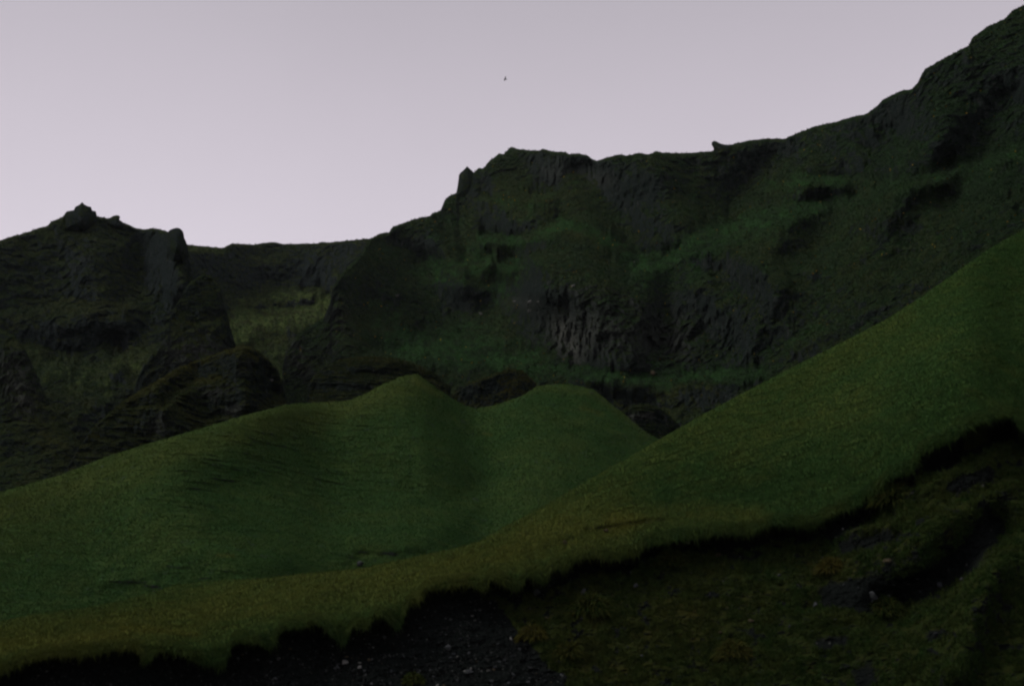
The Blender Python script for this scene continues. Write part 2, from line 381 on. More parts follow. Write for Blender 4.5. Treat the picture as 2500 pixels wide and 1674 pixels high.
bank = sheet('eroded_bank', -700, 3300, [(x, float(smooth_turf(x))-12) for x in np.linspace(-900, 3400, 280)], [(-900, 1860), (-300, 1790), (3400, 1790)],
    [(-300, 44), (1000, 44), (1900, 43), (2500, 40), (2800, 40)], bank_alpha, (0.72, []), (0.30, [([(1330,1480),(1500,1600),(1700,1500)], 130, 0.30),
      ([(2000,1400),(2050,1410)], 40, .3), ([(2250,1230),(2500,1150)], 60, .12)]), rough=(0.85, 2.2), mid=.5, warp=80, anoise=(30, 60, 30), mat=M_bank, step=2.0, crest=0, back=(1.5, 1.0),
    soil=bank_soil_shade, seed=3, bulge=[([(2190,1480),(2310,1410),(2430,1290)], 60, 0.055), ([(2420,1380),(2330,1640)], 50, -0.045), ([(2270,1120),(2440,1050)], 35, 0.03)])
# ------------------------------------------------------------------ turf slope: yellow strip on the left, green hill on the right
BT = [(-900,1690),(-300,1575),(0,1516),(90,1498),(210,1483),(306,1465),(360,1447),(435,1427),(540,1414),(600,1414),(660,1411),(720,1402),(792,1396),(900,1384),(981,1366),
 (1095,1342),(1170,1322),(1238,1281),(1324,1238),(1430,1174),(1537,1115),(1620,1066),(1665,1041),(1700,1020),(1803,965),(1941,893),(2065,831),(2158,782),(2251,724),
 (2303,686),(2371,638),(2423,603),(2500,560),(2800,420),(3400,190)]
def turf_alpha(PX, PY):
    d = smooth_turf(PX)-PY
    base = np.interp(PX, [-300, 0, 900, 1200, 1500, 1800, 2500], [10, 10, 13, 22, 30, 33, 34])
    a = base + 76*(1-sstep(-6, 20, d))*sstep(2520, 2430, PX)
    a = a + paint(PX, PY, 0, [([(1430,1290),(1540,1278),(1620,1266)], 6, 40), ([(1330,1330),(1400,1310)], 5, 25), ([(1250,1260),(1340,1230)], 14, 12),
       ([(2050,1000),(2130,985)], 7, 30), ([(1250,1300),(1700,1240),(1900,1240)], 26, -9)])
    return a
def turf_edge(PX, PY, d):      # the turf lip stands out in front of the soil
    return -0.45*(1-sstep(0, 60, d))
hill_r = sheet('grass_hillside', -700, 3300, BT, lambda x: tl(x)+1.0, lambda x: gblur(np.minimum(bank.r_at(x, smooth_turf(x)+14), bank.r_at(x, smooth_turf(x)-12))[None, :], 12, 1)[0]*0.982, turf_alpha,
    (1.0, [([(1430,1292),(1540,1279),(1620,1267)], 6, -1.3), ([(1330,1335),(1400,1312)], 4, -.9), ([(2050,1000),(2130,985)], 5, -.5)]),
    (0.05, [([(-300,1600),(300,1530),(700,1450),(1050,1400),(1300,1330),(1500,1280)], 70, 0.62), ([(1500,1280),(1650,1262),(1850,1258)], 28, 0.40),
            ([(1300,1270),(1700,1050),(2200,780)], 60, 0.22), ([(1800,1100),(2100,1000)], 60, .18), ([(300,1535),(480,1550)], 10, 0.35), ([(0,1580),(300,1550)], 16, .25)]),
    rough=(0.22, 2.2), anoise=(5, 120, 30), mat=M_near, foot=smooth_turf, skirt=False, crest=18, crest_a=4, back=(25, 14), edge=turf_edge, seed=11, tilt=-0.26, terr=(0.24, 0.40, (0.9, [([(-300,1600),(1100,1400)], 110, -.75)])), vegn=(0.05, 0.25),
    bulge=[([(1300,1260),(1450,1200)], 20, 0.01)])
# ------------------------------------------------------------------ middle grass hill
CT = [(-900,1450),(-300,1290),(0,1201),(150,1158),(255,1116),(360,1083),(495,1044),(585,1017),(700,987),(780,982),(846,979),(890,962),(930,940),(987,916),(1020,913),(1068,949),(1110,976),
 (1134,990),(1160,997),(1204,990),(1276,966),(1312,942),(1390,936),(1450,951),(1480,975),(1525,1011),(1579,1056),(1640,1090),(1800,1200)]
hill_c = sheet('grass_hill', -700, 1800, CT, lambda x: np.interp(x, [p[0] for p in BT], [p[1] for p in BT])+30,
    lambda x: np.maximum(hill_r.crest_r(x)*1.12, np.interp(x, [-300, 1000, 1400, 1800], [70, 74, 90, 118])),
    (29, [([(800,1310),(1000,1290),(1150,1230)], 60, -9), ([(560,1400),(900,1360)], 26, 6), ([(250,1432),(330,1420),(375,1434)], 9, 60), ([(860,1352),(900,1345),(985,1352)], 11, 60), ([(1040,1340),(960,1348)], 8, 30)]),
    (1.0, [([(880,1352),(965,1357)], 8, -.8), ([(1500,1010),(1560,1060)], 8, -.5), ([(1190,992),(1250,972),(1312,946),(1400,940)], 7, -.7), ([(1430,950),(1500,990),(1585,1062)], 9, -.9), ([(1250,1010),(1330,990)], 5, -.5)]),
    (0.14, [([(0,1240),(360,1120),(600,1045),(850,990),(1000,935)], 46, 0.55), ([(0,1300),(300,1250),(400,1330)], 80, 0.18), ([(1010,930),(1075,965)], 8, .5),
            ([(1420,995),(1470,1010)], 7, .6), ([(1190,990),(1312,946),(1450,955),(1580,1060)], 12, .35), ([(530,1355),(570,1357)], 3, 1.0), ([(1180,1058),(1200,1062)], 3, .8), ([(1250,1180),(1400,1090)], 50, .15)]),
    rough=(0.7, 7.0), anoise=(8, 110, 36), mat=M_turf, crest=20, crest_a=4, back=(40, 20), seed=23, vegn=(0.05, 0.25),
    jag=5, tilt=0.06, terr=(0.30, 0.42, (0.6, [([(450,1080),(700,1080),(900,1040)], 110, 0.7), ([(500,1200),(900,1150)], 100, 0.5)])),
    bulge=[([(640,1000),(450,1100),(410,1200),(480,1310),(620,1400)], 120, -0.050), ([(1010,905),(1080,1100)], 90, -0.024), ([(1145,1000),(1210,1150),(1180,1290)], 80, 0.026),
           ([(1420,960),(1480,1080)], 130, -0.008), ([(740,1060),(900,1220)], 130, 0.028)])
# ------------------------------------------------------------------ main massif
ET = [(688,985),(689,900),(700,855),(730,812),(790,775),(806,740),(812,700),(840,660),(880,622),(904,583),(930,569),(950,567),(960,553),(975,548),(1010,535),(1050,527),(1055,520),(1075,515),
 (1085,490),(1095,480),(1115,470),(1118,448),(1121,427),(1150,424),(1157,421),(1168,411),(1180,411),(1193,395),(1210,382),(1218,375),(1230,376),(1247,359),(1262,363),(1290,367),
 (1316,368),(1324,363),(1350,370),(1380,371),(1388,376),(1415,375),(1435,380),(1445,388),(1458,393),(1480,385),(1510,377),(1530,380),(1560,373),(1585,377),(1600,370),(1640,374),
 (1690,373),(1740,369),(1765,356),(1790,352),(1830,343),(1875,338),(1917,339),(1935,330),(1960,320),(1990,308),(2040,298),(2075,287),(2118,277),(2140,260),(2155,244),(2178,232),(2200,222),
 (2227,217),(2240,203),(2247,187),(2258,169),(2311,139),(2364,112),(2375,91),(2413,64),(2450,48),(2477,23),(2500,13),(2560,-20),(2800,-180),(3400,-480)]
def e_bottom(x):
    return np.maximum(np.interp(x, hill_c.px, hill_c.T), 0)*(x < 1600) + np.interp(x, hill_r.px, hill_r.T)*(x >= 1600) + 34
E_alpha = (45, [
    # green ledges (flatter) 
    ([(1180,578),(1250,592),(1320,575),(1370,545)], 13, -30), ([(1370,540),(1440,565),(1520,610),(1565,645)], 12, -30), ([(1060,660),(1150,640),(1250,650)], 20, -22),
    ([(1560,640),(1620,640),(1700,595),(1850,545),(1990,500),(2100,480),(2250,440),(2500,370)], 20, -28), ([(1880,455),(1960,440),(2060,445)], 13, -24),
    ([(1000,860),(1150,870),(1290,880)], 34, -22), ([(1400,905),(1600,930),(1850,910)], 18, -28), ([(900,780),(1020,830),(1130,850)], 30, -16), ([(850,840),(900,860),(1000,870)], 20, -20),
    ([(1180,480),(1250,500),(1380,470)], 18, -12), ([(1750,600),(2000,640),(2200,560)], 40, -8), ([(1870,870),(2000,800)], 20, -14),
    # cliffs and overhangs
    ([(980,640),(1040,618),(1100,640),(1060,655)], 18, 44), ([(1230,610),(1300,600),(1380,590),(1450,615),(1530,640)], 14, 30), ([(1400,410),(1480,470)], 40, 26),
    ([(1380,820),(1500,830),(1640,860)], 62, 30), ([(1390,450),(1450,480)], 24, 20), ([(1200,410),(1350,420),(1450,430)], 30, 24),
    ([(1950,480),(2050,475),(2120,465)], 14, 44), ([(2230,485),(2330,470)], 18, 36), ([(2080,560),(2240,540)], 20, 24), ([(2250,700),(2150,760),(1950,870)], 14, 30),
    ([(1500,910),(1650,945),(1800,940)], 13, 0), ([(1430,950),(1600,970),(1750,975)], 15, 36), ([(1700,770),(1800,820)], 60, 26), ([(1150,620),(1160,660)], 20, 10),
    ([(830,700),(830,800),(870,880)], 40, 26), ([(720,850),(740,910)], 34, 24), ([(1500,520),(1560,560)], 40, 14), ([(1600,430),(1900,400)], 60, 18), ([(2300,300),(2450,250)], 110, 14), ([(1250,770),(1400,740)], 40, 10),
    ([(1480,970),(1560,1005)], 12, 25), ([(1700,640),(1780,650)], 16, 34), ([(1600,560),(1680,550)], 14, 30), ([(1050,700),(1120,720)], 14, 30), ([(1200,660),(1260,700)], 14, 26), ([(1850,620),(1950,600)], 14, 34),
    ([(2000,680),(2100,640)], 14, 30), ([(1400,560),(1480,600),(1540,650)], 10, 22), ([(900,700),(960,740)], 16, 24), ([(2150,420),(2250,400)], 16, 26), ([(2350,420),(2480,400)], 20, 24)])
E_alpha = (E_alpha[0], [(a_[0], a_[1], a_[2]*(1.2 if a_[2] > 0 else 1.3)) for a_ in E_alpha[1]])
E_veg = (0.74, [
    ([(1180,578),(1250,592),(1320,575),(1370,545)], 18, .6), ([(1370,540),(1440,565),(1520,610),(1565,645)], 18, .6), ([(1060,660),(1150,640),(1250,650)], 40, .5),
    ([(1560,650),(1620,640),(1700,595),(1850,545),(1990,500),(2100,480),(2250,440),(2500,370)], 42, .55), ([(1880,455),(1960,440),(2060,445)], 24, .5), ([(1000,860),(1150,870),(1290,880)], 44, .7),
    ([(1400,905),(1600,930),(1850,910)], 26, .7), ([(900,780),(1020,830),(1130,850)], 50, .4), ([(1200,640),(1260,820)], 60, .25), ([(2000,700),(2200,600),(2400,500)], 110, .22),
    ([(1380,815),(1500,815),(1650,860)], 66, -.72), ([(1300,720),(1480,750),(1560,720)], 30, -.30), ([(1190,380),(1450,400)], 34, -.35), ([(1480,400),(2000,370)], 40, -.22), ([(1000,560),(1110,500)], 40, -.3),
    ([(820,700),(830,800)], 34, -.5), ([(720,850),(740,920)], 36, -.55), ([(780,860),(870,860)], 26, -.35), ([(1720,800),(1800,830)], 60, -.35), ([(1980,470),(2060,470)], 12, -.4), ([(1340,440),(1360,540)], 18, -.3),
    ([(2300,200),(2450,200)], 110, -.3)])
E_yel = (0.14, [([(2200,350),(2450,250),(2450,420)], 150, -.28), ([(1200,500),(1400,480)], 60, .18), ([(1340,560),(1450,580)], 14, .25), ([(1150,640),(1250,800)], 60, .10), ([(1560,650),(1750,590)], 40, -.22), ([(1000,860),(1200,870)], 40, -.22),
    ([(1400,905),(1850,910)], 26, -.3), ([(1850,540),(2050,490)], 25, -.25), ([(1450,1000),(1750,960)], 30, .3), ([(850,700),(900,800)], 60, .1)])
massif = sheet('mountain', 688, 3300, ET, e_bottom, [(688, 215), (1000, 200), (1300, 185), (1600, 170), (2000, 150), (2400, 140), (2800, 140)],
    lush=(0.05, [([(1180,578),(1250,592),(1320,575),(1370,545)], 16, .8), ([(1370,540),(1440,565),(1520,610),(1565,645)], 15, .9), ([(1060,665),(1150,640),(1250,655),(1230,720)], 40, .95),
      ([(1560,655),(1620,640),(1700,595),(1850,545),(1990,500)], 30, .8), ([(1990,500),(2100,480),(2250,440),(2500,370)], 20, .25), ([(1880,455),(1960,440),(2060,445)], 16, .75), ([(960,840),(1150,865),(1290,885)], 40, .8),
      ([(1280,890),(1400,908),(1600,930),(1850,905)], 18, .8), ([(930,760),(1020,830),(1130,850)], 30, .5), ([(1080,500),(1120,560)], 30, .2), ([(1180,480),(1250,495)], 20, .3), ([(1870,860),(2000,800)], 16, .4), ([(1130,790),(1200,840)], 40, .35), ([(2060,660),(2300,560)], 40, .1), ([(1600,700),(1700,680)], 34, .3), ([(1250,560),(1330,480)], 30, .3)]), 
    alpha=E_alpha, veg=E_veg, yel=E_yel, pale= (0, [([(1390,820),(1500,800),(1640,830)], 60, .26), ([(1370,800),(1400,870)], 24, .3), ([(1240,735),(1300,745)], 20, .12), ([(1400,700),(1560,720)], 22, .2), ([(1340,420),(1480,440)], 24, .15),
      ([(840,780),(830,830)], 30, .2), ([(740,900),(720,860)], 30, .25)]),
    rough=(5.0, 12.0), mid=.42, warp=150, anoise=(50, 44, 30), blur=(110, 34), keep=1.0, mat=M_cliff, crest=10, crest_a=14, back=(60, 30), seed=37, jag=4, vegn=(0.30, 0.66), terr=(0.5, 3.2, (.6, [])),
    bulge=[([(1190,420),(1290,560),(1330,700)], 60, -0.05), ([(1400,640),(1500,860)], 90, -0.05), ([(1430,420),(1500,520),(1560,620)], 50, 0.045), ([(1290,600),(1200,760)], 46, .03), ([(1060,560),(1130,700)], 44, -.035),
           ([(1900,380),(1780,520)], 50, .04), ([(1980,420),(1860,640)], 46, -.04), ([(2180,330),(2020,560)], 50, .04), ([(2300,300),(2150,560)], 50, -.04), ([(2450,250),(2330,480)], 50, .04), ([(1640,640),(1620,840)], 40, .035), ([(1900,700),(1800,880)], 44, -.03), ([(1600,420),(1680,560)], 50, -.03), ([(830,690),(850,900)], 50, -0.03), ([(1120,440),(1180,560)], 60, -0.02),
           ([(2000,400),(2200,600)], 90, 0.02), ([(1750,560),(1900,700)], 60, -0.02), ([(1700,780),(1780,850)], 50, 0.02), ([(930,590),(1050,640)], 34, 0.02)])
# ------------------------------------------------------------------ back ridge with the hanging meadow
GT = [(380,640),(457,597),(475,599),(515,603),(545,605),(555,600),(567,594),(600,596),(620,597),(650,592),(672,591),(690,596),(735,595),(775,594),(786,590),(800,592),(850,587),(905,582),(1000,560)]
ridge = sheet('back_ridge', 380, 1000, GT, [(380, 1060), (1000, 1000)], [(380, 245), (1000, 245)],
    (49, [([(560,790),(680,770),(800,745)], 38, -32), ([(600,840),(680,880),(720,940)], 36, -24), ([(640,728),(720,712),(780,708)], 10, -30), ([(460,606),(540,612)], 10, -20),
          ([(600,690),(760,670)], 40, 26), ([(640,752),(760,738)], 9, 34), ([(690,810),(640,830)], 16, 20)]),
    (0.38, [([(560,790),(680,770),(800,745)], 46, .9), ([(600,840),(680,880),(720,940)], 50, .6), ([(640,728),(720,712),(780,708)], 14, .7), ([(460,606),(540,612)], 10, .7),
            ([(600,670),(760,660)], 30, -.35), ([(630,752),(760,738)], 9, -.8), ([(680,815),(640,835)], 12, -.4)]),
    (0.30, [([(560,790),(800,745)], 40, .25), ([(700,830),(640,830)], 16, .3), ([(460,603),(540,608)], 10, .2)]),
    lush=(0, [([(560,790),(680,770),(800,745)], 42, 1.2), ([(600,840),(680,880),(720,940)], 40, .8), ([(640,728),(720,712),(780,708)], 14, .5), ([(460,604),(540,612)], 9, .6)]),
    rough=(3.4, 12.0), mid=.45, warp=120, anoise=(42, 44, 26), blur=(110, 26), keep=1.0, mat=M_far, crest=7, crest_a=12, back=(60, 30), seed=51, jag=3, vegn=(0.30, 0.66))
# ------------------------------------------------------------------ left mountain
FT = [(-900,860),(-300,690),(-100,625),(0,587),(33,576),(66,567),(99,555),(115,552),(125,541),(150,531),(162,522),(180,518),(200,520),(236,528),(255,531),(264,534),(290,540),(305,545),
 (335,558),(350,560),(372,557),(400,562),(430,575),(447,590),(457,600),(463,640),(480,690),(505,730),(530,800),(560,900)]
left = sheet('left_mountain', -700, 560, FT, [(-900, 1500), (-300, 1330), (0, 1240), (255, 1150), (560, 1060)], [(-300, 175), (560, 175)],
    (46, [([(0,700),(200,680),(400,650)], 70, 12), ([(0,770),(150,745),(300,750)], 16, -16), ([(60,815),(160,830),(220,815),(330,815)], 24, 20), ([(20,790),(60,810)], 20, 14),
          ([(80,880),(200,900),(350,860)], 32, -20), ([(200,950),(260,960)], 50, -14), ([(225,870),(240,890)], 20, 22), ([(300,1000),(200,1060)], 20, 8), ([(0,1050),(150,1060)], 40, -6), ([(130,1110),(200,1120)], 30, 22),
          ([(110,560),(330,590)], 16, -10)]),
    (0.36, [([(80,880),(200,920),(350,870)], 50, .7), ([(200,980),(100,1080)], 70, .35), ([(0,900),(60,1100)], 90, .3), ([(225,870),(240,890)], 18, -.6), ([(60,825),(160,840),(330,825)], 14, -.5), ([(0,760),(300,750)], 20, .2),
            ([(280,960),(330,1000)], 40, -.2)]),
    (0.28, [([(350,870),(300,850)], 30, .15), ([(100,740),(300,750)], 40, .12), ([(100,1090),(160,1060)], 30, .3), ([(80,880),(200,920)], 50, -.1)]),
    (0, [([(160,670),(230,600)], 18, .10)]),
    lush=(0, [([(80,880),(200,930),(350,880)], 40, .35), ([(0,1100),(100,1150)], 40, .3)]),
    rough=(3.6, 13.0), mid=.45, warp=140, anoise=(44, 46, 28), blur=(90, 34), keep=1.0, mat=M_far, crest=9, crest_a=12, back=(70, 40), seed=61, jag=3, vegn=(0.30, 0.66),
    bulge=[([(230,540),(230,700)], 70, -0.03), ([(430,580),(440,700)], 36, -0.04), ([(150,790),(300,780)], 40, -0.025), ([(340,600),(350,700)], 30, 0.02), ([(300,960),(200,1080)], 40, 0.010)])
# ------------------------------------------------------------------ unseen cliff added beyond the right edge of the view to block skylight
def side():
    az = np.radians(np.linspace(28, 125, 220)); t = np.linspace(0, 1, 90)[:, None]
    rb = np.interp(np.degrees(az), [28, 40, 70, 125], [135, 95, 75, 80]); hgt = np.interp(np.degrees(az), [28, 34, 70, 125], [100, 140, 150, 110])
    r = rb[None]+t*hgt[None]*.38; z = -2+t*hgt[None]+0*r
    A = az[None]+0*r; X, Y = np.sin(A)*r, np.cos(A)*r
    dn = 5*fbm(X/16, Y/16, z/16, 5, 140, .55); r = r+dn*sstep(0, .1, t); X, Y = np.sin(A)*r, np.cos(A)*r
    z = z+2*fbm(X/9, Y/9, z/9, 4, 141)*t
    P = np.stack([X, Y, z], -1)
    tag(grid_mesh('added_sky_blocker', P, {'veg': .55+.5*fbm(X/9, Y/9, z/9, 4, 142), 'yel': X*0+.2, 'pale': X*0, 'lush': X*0}, M_cliff), kind='structure')
side()
# ------------------------------------------------------------------ free-standing outcrops
def outcrop(name, pts, bot, rb, label, cat, alpha=(66, []), veg=(0.35, []), yel=(0.35, []), pale=(0, []), ends=6, seed=0, mat=None, rough=(1.4, 6.0), anoise=(34, 60, 18), back=(8, 10), jag=9, step=1.6, mid=.42, strat=False, lush=None, bulge=None, vegn=(0.30, 0.66)):
    return sheet(name, pts[0][0], pts[-1][0], pts, bot, [(0, rb), (2500, rb)], alpha, veg, yel, pale, rough=rough, anoise=anoise, mat=mat or M_cliff, step=step, crest=6, crest_a=10,
        back=back, label=label, cat=cat, seed=seed, ends=ends, jag=jag, mid=mid, strat=strat, lush=lush, bulge=bulge, vegn=vegn)
cb = lambda dy: (lambda x: np.interp(x, hill_c.px, hill_c.T)+dy)
tower = outcrop('rock_buttress', [(325,960),(335,925),(350,890),(385,850),(410,815),(415,775),(432,742),(448,712),(462,690),(480,680),(497,668),(512,672),(528,690),(540,706),(546,740),(556,770),(562,800),(572,830),(584,870)], [(325, 1010), (590, 960)], 165,
    'tall grey basalt buttress between the left mountain and the hanging green meadow', 'rock buttress', alpha=(64, [([(430,800),(540,780)], 14, -24), ([(440,730),(520,730)], 10, -20)]), veg=(0.36, [([(430,800),(450,780)], 18, .4), ([(470,730),(520,740)], 20, .35)]),
    pale=(0.0, [([(430,860),(520,860)], 32, .3)]), seed=71, ends=5, rough=(2.2, 6.0))
crag = outcrop('rock_crag', [(-160,740),(-60,775),(0,800),(40,825),(60,850),(78,885),(96,930),(118,975),(150,1015),(180,1060),(215,1110),(250,1150)], lambda x: np.interp(x, hill_c.px, hill_c.T)+22, 140,
    'pale streaked grey crag cut off by the left edge of the view', 'rock crag', alpha=(42, [([(-160,900),(60,900),(60,970)], 70, 32), ([(90,1090),(0,1080)], 20, 16), ([(150,1110),(190,1110)], 22, 24)]), veg=(0.75, [([(-160,900),(30,900),(50,970)], 60, -.65), ([(0,830),(50,860)], 20, .3)]), yel=(0.25, [([(100,1060),(180,1090)], 40, .3)]), pale=(0.0, [([(30,900),(60,980)], 36, .45)]), seed=73, ends=8, rough=(2.2, 5.0))
knoll = outcrop('mossy_knoll', [(150,1165),(185,1105),(225,1045),(285,992),(330,960),(390,925),(430,900),(480,880),(540,858),(590,843),(615,846),(650,872),(680,905),(692,945),(704,990)], cb(22), 132,
    'big mossy knoll with stepped ledges and yellow crest behind the left grass shoulder', 'rocky knoll',
    alpha=(52, [([(300,975),(430,905),(590,850)], 12, -20), ([(390,1000),(480,930),(540,922)], 8, -24), ([(420,960),(520,945),(570,938)], 6, -22), ([(400,1000),(440,996)], 6, -22), ([(500,960),(590,950)], 14, 36), ([(520,985),(590,975)], 14, 34),
        ([(560,880),(620,900)], 24, 30), ([(340,1040),(400,1050)], 26, 30), ([(540,1005),(600,1000)], 16, 24), ([(655,900),(680,960)], 18, 20), ([(240,1060),(330,1080)], 26, 14)]),
    veg=(0.42, [([(250,1020),(430,905),(590,850),(650,880)], 12, .6), ([(380,1000),(480,930),(540,922)], 9, .5), ([(420,985),(520,945),(570,938)], 7, .5), ([(340,1040),(400,1040)], 28, -.4), ([(540,1000),(590,990)], 18, -.5), ([(600,890),(660,960)], 26, -.3), ([(570,980),(610,990)], 10, .3)]),
    yel=(0.42, [([(300,970),(430,905),(590,850),(650,880)], 16, .35), ([(480,930),(540,922)], 8, .3)]), pale=(0, [([(595,900),(600,880)], 12, .3), ([(370,1050),(390,1030)], 20, .25), ([(560,950),(480,960)], 14, .2), ([(560,1005),(585,1000)], 12, .3)]),
    seed=79, ends=5, rough=(2.2, 6.0), mid=.5, strat=True, anoise=(44, 75, 13), bulge=[([(590,860),(600,980)], 40, -0.035), ([(480,900),(500,1000)], 30, 0.02), ([(380,960),(420,1040)], 30, -0.02), ([(660,900),(670,960)], 20, .02)])
hump = outcrop('rounded_outcrop', [(748,985),(753,945),(757,932),(770,913),(795,890),(830,878),(880,870),(950,872),(1010,885),(1060,910),(1100,945)], cb(14), 140,
    'low rounded mossy outcrop with a dark undercut, just left of the pointed grass hill top', 'rock outcrop',
    alpha=(48, [([(770,940),(850,950),(900,945)], 12, 40), ([(860,900),(960,905),(1010,915)], 9, 34), ([(780,900),(820,930)], 16, 20), ([(850,880),(950,882)], 10, -14)]), veg=(0.5, [([(770,945),(900,948)], 10, -.6), ([(860,905),(1000,915)], 8, -.5), ([(830,880),(960,882)], 10, .4)]),
    yel=(0.38, [([(830,880),(960,882)], 10, .2)]), seed=83, ends=5, strat=True, anoise=(44, 75, 13), rough=(1.5, 5.0))
mound = outcrop('dark_mound', [(1085,985),(1110,958),(1150,932),(1200,915),(1240,900),(1275,905),(1300,925),(1325,955)], cb(12), 138,
    'dark overhanging brown-mossed mound in the dip between the two grassy hill tops', 'rock outcrop',
    alpha=(60, [([(1130,960),(1200,945)], 22, 44), ([(1150,925),(1240,905)], 9, -20)]), veg=(0.42, [([(1130,960),(1210,948)], 22, -.6), ([(1150,925),(1240,903)], 10, .4)]), yel=(0.5, [([(1240,940),(1290,940)], 26, .3)]), seed=89, ends=6, rough=(1.3, 4.0))
nub = outcrop('rock_outcrop', [(1500,1030),(1520,1006),(1545,990),(1580,984),(1620,1000),(1650,1028),(1672,1060)], cb(20), 128,
    'small dark grey-stoned outcrop where the right grassy top meets the long hillside', 'rock outcrop',
    alpha=(58, [([(1540,1015),(1600,1020)], 16, 40), ([(1545,994),(1600,995)], 6, -20)]), veg=(0.38, [([(1540,1018),(1620,1025)], 16, -.5), ([(1545,992),(1600,994)], 7, .5)]), yel=(.3, []), pale=(0, [([(1545,1016),(1590,1014)], 8, .5)]), seed=97, ends=4, strat=True, rough=(1.3, 4.0))
# skyline rocks: solid lumps set into the ridge
def skyrock(name, outline, r, depth, label, cat, mat=None, seed=0):
    """closed rock: outline traced at range r, given real depth with rounded, roughened faces"""
    o2 = []
    n = len(outline)
    for i in range(n):                                  # densify
        a, b = outline[i], outline[(i+1) % n]
        m = max(1, int(math.hypot(b[0]-a[0], b[1]-a[1])/3))
        for k in range(m): o2.append((a[0]+(b[0]-a[0])*k/m, a[1]+(b[1]-a[1])*k/m))
    cx = sum(p[0] for p in o2)/len(o2); cy = sum(p[1] for p in o2)/len(o2)
    rings = [(0.0, -1.0), (0.35, -0.92), (0.65, -0.72), (0.87, -0.42), (1.0, 0.0), (0.9, 0.4), (0.6, 0.75), (0.0, 1.0)]
    V = []; Fc = []
    m = len(o2)
    for s, d in rings:
        for p in o2:
            rr = r+d*depth; k = 1.0
            V.append(pt(cx+(p[0]-cx)*s, cy+(p[1]-cy)*s, rr))
    V = np.array(V); nn = fbm(V[:, 0]/2.2, V[:, 1]/2.2, V[:, 2]/2.2, 4, seed); w = np.repeat([1, 1, 1, .8, .25, .6, 1, 1], m)
    V[:, 1] += nn*w*1.3
    for i in range(len(rings)-1):
        for j in range(m):
            Fc.append((i*m+j, i*m+(j+1) % m, (i+1)*m+(j+1) % m, (i+1)*m+j))
    base = (float(V[:, 0].mean()), float(V[:, 1].mean()), float(V[:, 2].min()))
    me = bpy.data.meshes.new(name); me.from_pydata([tuple(v-np.array(base)) for v in V], [], Fc); me.update()
    me.polygons.foreach_set('use_smooth', np.ones(len(Fc), bool))
    for k_, v_ in (('veg', .42), ('yel', .2), ('pale', 0.0)):
        at = me.attributes.new(k_, 'FLOAT', 'POINT'); at.data.foreach_set('value', np.full(len(V), v_, np.float32))
    me.materials.append(mat or M_far)
    o = bpy.data.objects.new(name, me); o.location = base; C.objects.link(o); tag(o, label, cat)
    return o
skyrock('summit_crag', [(160,560),(158,522),(163,516),(180,513),(184,505),(193,500),(200,493),(206,499),(214,503),(222,505),(225,514),(234,516),(237,528),(236,545),(220,570),(190,575)], float(left.crest_r(200))-2, 7,
    'jagged dark crag forming the highest point of the left mountain', 'rock crag', seed=5)
skyrock('skyline_rock', [(256,545),(262,534),(270,531),(276,527),(284,525),(291,526),(293,531),(291,536),(298,541),(306,548),(300,560),(270,562)], float(left.crest_r(280))-1, 4,
    'small rock knob on the ridge just right of the jagged summit crag', 'rock', seed=6)
skyrock('rock_block', [(405,600),(408,568),(415,561),(423,558),(432,556),(440,558),(446,564),(449,572),(450,581),(454,589),(457,598),(462,625),(450,650),(420,645)], float(left.crest_r(430))-3, 7,
    'blunt square rock block ending the left mountain ridge above the saddle', 'rock', seed=7)
skyrock('rock_pinnacle', [(1112,480),(1118,450),(1120,440),(1120,429),(1124,422),(1131,416),(1136,411),(1140,406),(1144,409),(1148,413),(1153,417),(1158,423),(1166,450),(1160,485),(1135,500)], float(massif.crest_r(1140))-3, 6,
    'pointed rock pinnacle at the left shoulder of the central summit', 'rock pinnacle', mat=M_cliff, seed=8)
skyrock('beak_rock', [(1738,385),(1743,372),(1742,361),(1737,353),(1738,347),(1744,344),(1750,346),(1757,350),(1768,353),(1785,354),(1800,362),(1795,380),(1765,390)], float(massif.crest_r(1750))-1, 5,
    'beak shaped rock jutting left over the skyline on the right ridge', 'rock', mat=M_cliff, seed=9)
# ------------------------------------------------------------------ thin wet air
hm = bpy.data.meshes.new('haze'); bx = [(-420, -60, -6), (420, -60, -6), (420, 560, -6), (-420, 560, -6)]
hv = bx+[(x, y, 175) for x, y, _ in bx]
hm.from_pydata(hv, [], [(3, 2, 1, 0), (4, 5, 6, 7), (0, 1, 5, 4), (1, 2, 6, 5), (2, 3, 7, 6), (3, 0, 4, 7)]); hm.update()
M_haze = bpy.data.materials.new('haze'); M_haze.use_nodes = True; _n = M_haze.node_tree; _n.nodes.clear()
_o = _n.nodes.new('ShaderNodeOutputMaterial'); _v = _n.nodes.new('ShaderNodeVolumePrincipled')
_v.inputs['Color'].default_value = (0.86, 0.93, 0.96, 1); _v.inputs['Density'].default_value = 0.000042; _v.inputs['Anisotropy'].default_value = 0.2
_n.links.new(_v.outputs[0], _o.inputs['Volume']); hm.materials.append(M_haze)
ho = bpy.data.objects.new('haze', hm); C.objects.link(ho); tag(ho, kind='stuff')
